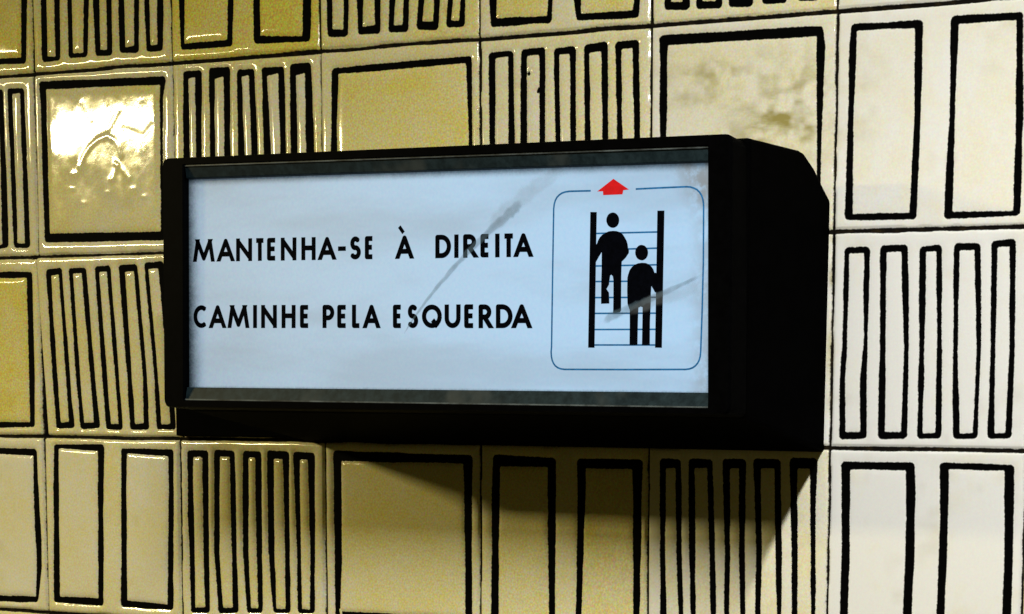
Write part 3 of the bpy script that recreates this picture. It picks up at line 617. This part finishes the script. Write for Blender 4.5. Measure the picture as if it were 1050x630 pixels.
# stroke centre lines in a unit box (x right, y up)
GLYPH = {
 'M': [[(0, 0), (.15, 1)], [(.15, 1), (.5, .06), (.85, 1)], [(.85, 1), (1, 0)]],
 'A': [[(0, 0), (.5, 1), (1, 0)], [(.19, .27), (.81, .27)]],
 'N': [[(0, 0), (0, 1)], [(0, .97), (1, .03)], [(1, 0), (1, 1)]],
 'T': [[(-.12, 1), (1.12, 1)], [(.5, 0), (.5, 1)]],
 'E': [[(1.04, 1), (0, 1), (0, 0), (1.04, 0)], [(0, .52), (.95, .52)]],
 'H': [[(0, 0), (0, 1)], [(1, 0), (1, 1)], [(0, .54), (1, .54)]],
 '-': [[(-.55, .47), (1.55, .47)]],
 'S': [arc(.5, .75, .43, .25, 35, 250) + arc(.47, .26, .50, .26, 75, -150)],
 'D': [[(0, 0), (0, 1), (.36, 1)] + arc(.36, .5, .64, .5, 86, -86) + [(.36, 0), (0, 0), (0, .1)]],
 'I': [[(.5, 0), (.5, 1)]],
 'R': [[(0, 0), (0, 1), (.45, 1)] + arc(.45, .73, .48, .27, 85, -85) + [(.45, .46), (0, .46)], [(.42, .46), (1.0, 0)]],
 'P': [[(0, 0), (0, 1), (.45, 1)] + arc(.45, .71, .55, .29, 85, -85) + [(.45, .42), (0, .42)]],
 'C': [arc(.62, .5, .62, .5, 52, 308, 22)],
 'L': [[(0, 1), (0, 0), (1.05, 0)]],
 'Q': [arc(.5, .5, .5, .5, 0, 352, 26) + [(1.0, .5)], [(.55, .30), (.86, -.05)]],
 'U': [[(0, 1), (0, .40)] + arc(.5, .40, .5, .40, 180, 360, 14) + [(1, .40), (1, 1)]],
}
GLYPH['À'] = GLYPH['A'] + [[(.10, 1.62), (.42, 1.28)]]
SW = 3.15
def letter_pieces(ch, bl, tl, br, tr):
    bl, tl, br, tr = map(Vector, (bl, tl, br, tr)); w = (br - bl).length; h = (tl - bl).length; out = []
    ix = min(.5, SW / 2 / w); iy = SW / 2 / h
    if ch in 'AÀMR': ix *= .85
    def at(p):
        x, y = ix + p[0] * (1 - 2 * ix), iy + p[1] * (1 - 2 * iy)
        return (bl * (1 - x) + br * x) * (1 - y) + (tl * (1 - x) + tr * x) * y
    flat_end = SW / 2
    for path in GLYPH[ch]:
        P = [at(p) for p in path]; lev = [False, False]
        if len(P) > 1 and ch not in 'SCQ-':     # straight ends run to the cap and base lines
            for e, f in ((0, 1), (-1, -2)):
                py = path[e][1]
                if abs(py) < .01 or abs(py - 1) < .01:
                    dvec = (P[e] - P[f]).normalized()
                    if abs(dvec.y) > .6: P[e] = P[e] + dvec * (flat_end / abs(dvec.y)); lev[0 if e == 0 else 1] = True
        out += stroke(P, SW * (.92 if ch == '-' else .76 if path[0][1] > 1.2 else 1), level=lev)
    return out
for words in D['text']:
    pcs = []
    for L_ in words: pcs += letter_pieces(*L_)
    flat_pieces('lettering', pcs, MAT['print'], panel, step=.0008)

art = D['art']
flat_pieces('border_line', stroke(art['border'], 1.05), MAT['line'], panel, thick=.10, step=.001)
flat_pieces('arrow', [art['arrow']], MAT['red'], panel, thick=.15)
for P in art['rails']: flat_pieces('handrail', [P], MAT['print'], panel, thick=.21)
for P in art['steps']: flat_pieces('step_line', stroke(P, 1.0), MAT['line'], panel, thick=.12)
for k, parts in enumerate(art['figures']): flat_pieces('walking_figure' if k == 0 else 'standing_figure', parts, MAT['print'], panel, thick=.24 + .03 * k, step=.01)

def scuff(pts, mat, y):
    """a smear on the sheet along (x, z, half width) points, thinning to nothing at its rim"""
    P = []
    for a, b in zip(pts, pts[1:]):
        for t in (0, .25, .5, .75): P.append([a[i] + (b[i] - a[i]) * t for i in range(3)])
    P.append(list(pts[-1])); r = np.random.default_rng(len(P))
    bm = bmesh.new(); lay = bm.verts.layers.float.new('core'); rows = []
    for k, (x, z, w) in enumerate(P):
        a, b = P[max(k - 1, 0)], P[min(k + 1, len(P) - 1)]; dv = Vector((b[0] - a[0], b[1] - a[1])).normalized(); nn = Vector((-dv.y, dv.x)); row = []
        wl, wr = w * r.uniform(.75, 1.2), w * r.uniform(.75, 1.2); c = r.uniform(.7, 1.0) * min(1, k / 2, (len(P) - 1 - k) / 3 + .1)
        for q, cv in ((-wl, 0), (-.55 * wl, .8), (0, 1), (.55 * wr, .8), (wr, 0)):
            v = bm.verts.new(Vector(mm(x + nn.x * q, y, z + nn.y * q)) - ORG); v[lay] = cv * c; row.append(v)
        rows.append(row)
    for p, q in zip(rows, rows[1:]):
        for i in range(4): bm.faces.new((p[i], p[i + 1], q[i + 1], q[i]))
    bmesh.ops.recalc_face_normals(bm, faces=bm.faces)
    me = bpy.data.meshes.new('scuff_mark'); bm.to_mesh(me); bm.free()
    return link('scuff_mark', me, mat, panel)
for k, P in enumerate(art['scuffs']): scuff(P, MAT['scuff_faint'] if k in (1, 3) else MAT['scuff'], PYF - .60 - .03 * k)

# ------------------------------------------------------------------ light
def area(name, loc, aim, sx, sy, watts, colr):
    l = bpy.data.lights.new(name, 'AREA'); l.shape = 'RECTANGLE'; l.size = sx; l.size_y = sy; l.energy = watts; l.color = colr
    o = bpy.data.objects.new(name, l); col.objects.link(o); o.location = loc
    o.rotation_euler = (Vector(aim) - Vector(loc)).to_track_quat('-Z', 'Y').to_euler(); return o
# ceiling tube over the right side, running out from the wall (local Y = world Y), shining down
k = area('ceiling_tube', (1.134, -.80, .32), (1.134, -.80, -1), .035, .42, 20.4, (1.0, .995, .975))
k.rotation_euler = (0, 0, 0)
k = area('side_lamp', (-1.29, -1.20, .36), (-1.29, -1.20, -1), .54, .19, 70, (1.0, .86, .43))
k.rotation_euler = (0, 0, 0)
w = bpy.data.worlds.new('World'); scene.world = w; w.use_nodes = True
bg = w.node_tree.nodes['Background']; bg.inputs[0].default_value = (1.0, .80, .22, 1); bg.inputs[1].default_value = .040

# ------------------------------------------------------------------ camera
f, ya, pi_, ro, cx, cy, cz, ppx, ppy = CAM
def Rz(a): return Matrix.Rotation(a, 3, 'Z')
rot = Rz(ya) @ Matrix.Rotation(pi_, 3, 'X') @ Matrix.Rotation(ro, 3, 'Y')   # columns: right, forward, up
R, Fw, U = rot.col[0], rot.col[1], rot.col[2]
M = Matrix((R, U, -Fw)).transposed().to_4x4(); M.translation = (cx, cy, cz)
cd = bpy.data.cameras.new('camera'); cam = bpy.data.objects.new('camera', cd); col.objects.link(cam); cam.matrix_world = M
cd.sensor_fit = 'HORIZONTAL'; cd.sensor_width = 36; cd.lens = f / 1050 * 36
cd.shift_x = -(ppx - 525) / 1050; cd.shift_y = (ppy - 315) / 1050
cd.clip_start = .01; cd.clip_end = 100
scene.camera = cam
vs = scene.view_settings; vs.view_transform = 'Standard'; vs.look = 'None'; vs.exposure = 0; vs.gamma = 1
scene.cycles.max_bounces = 6
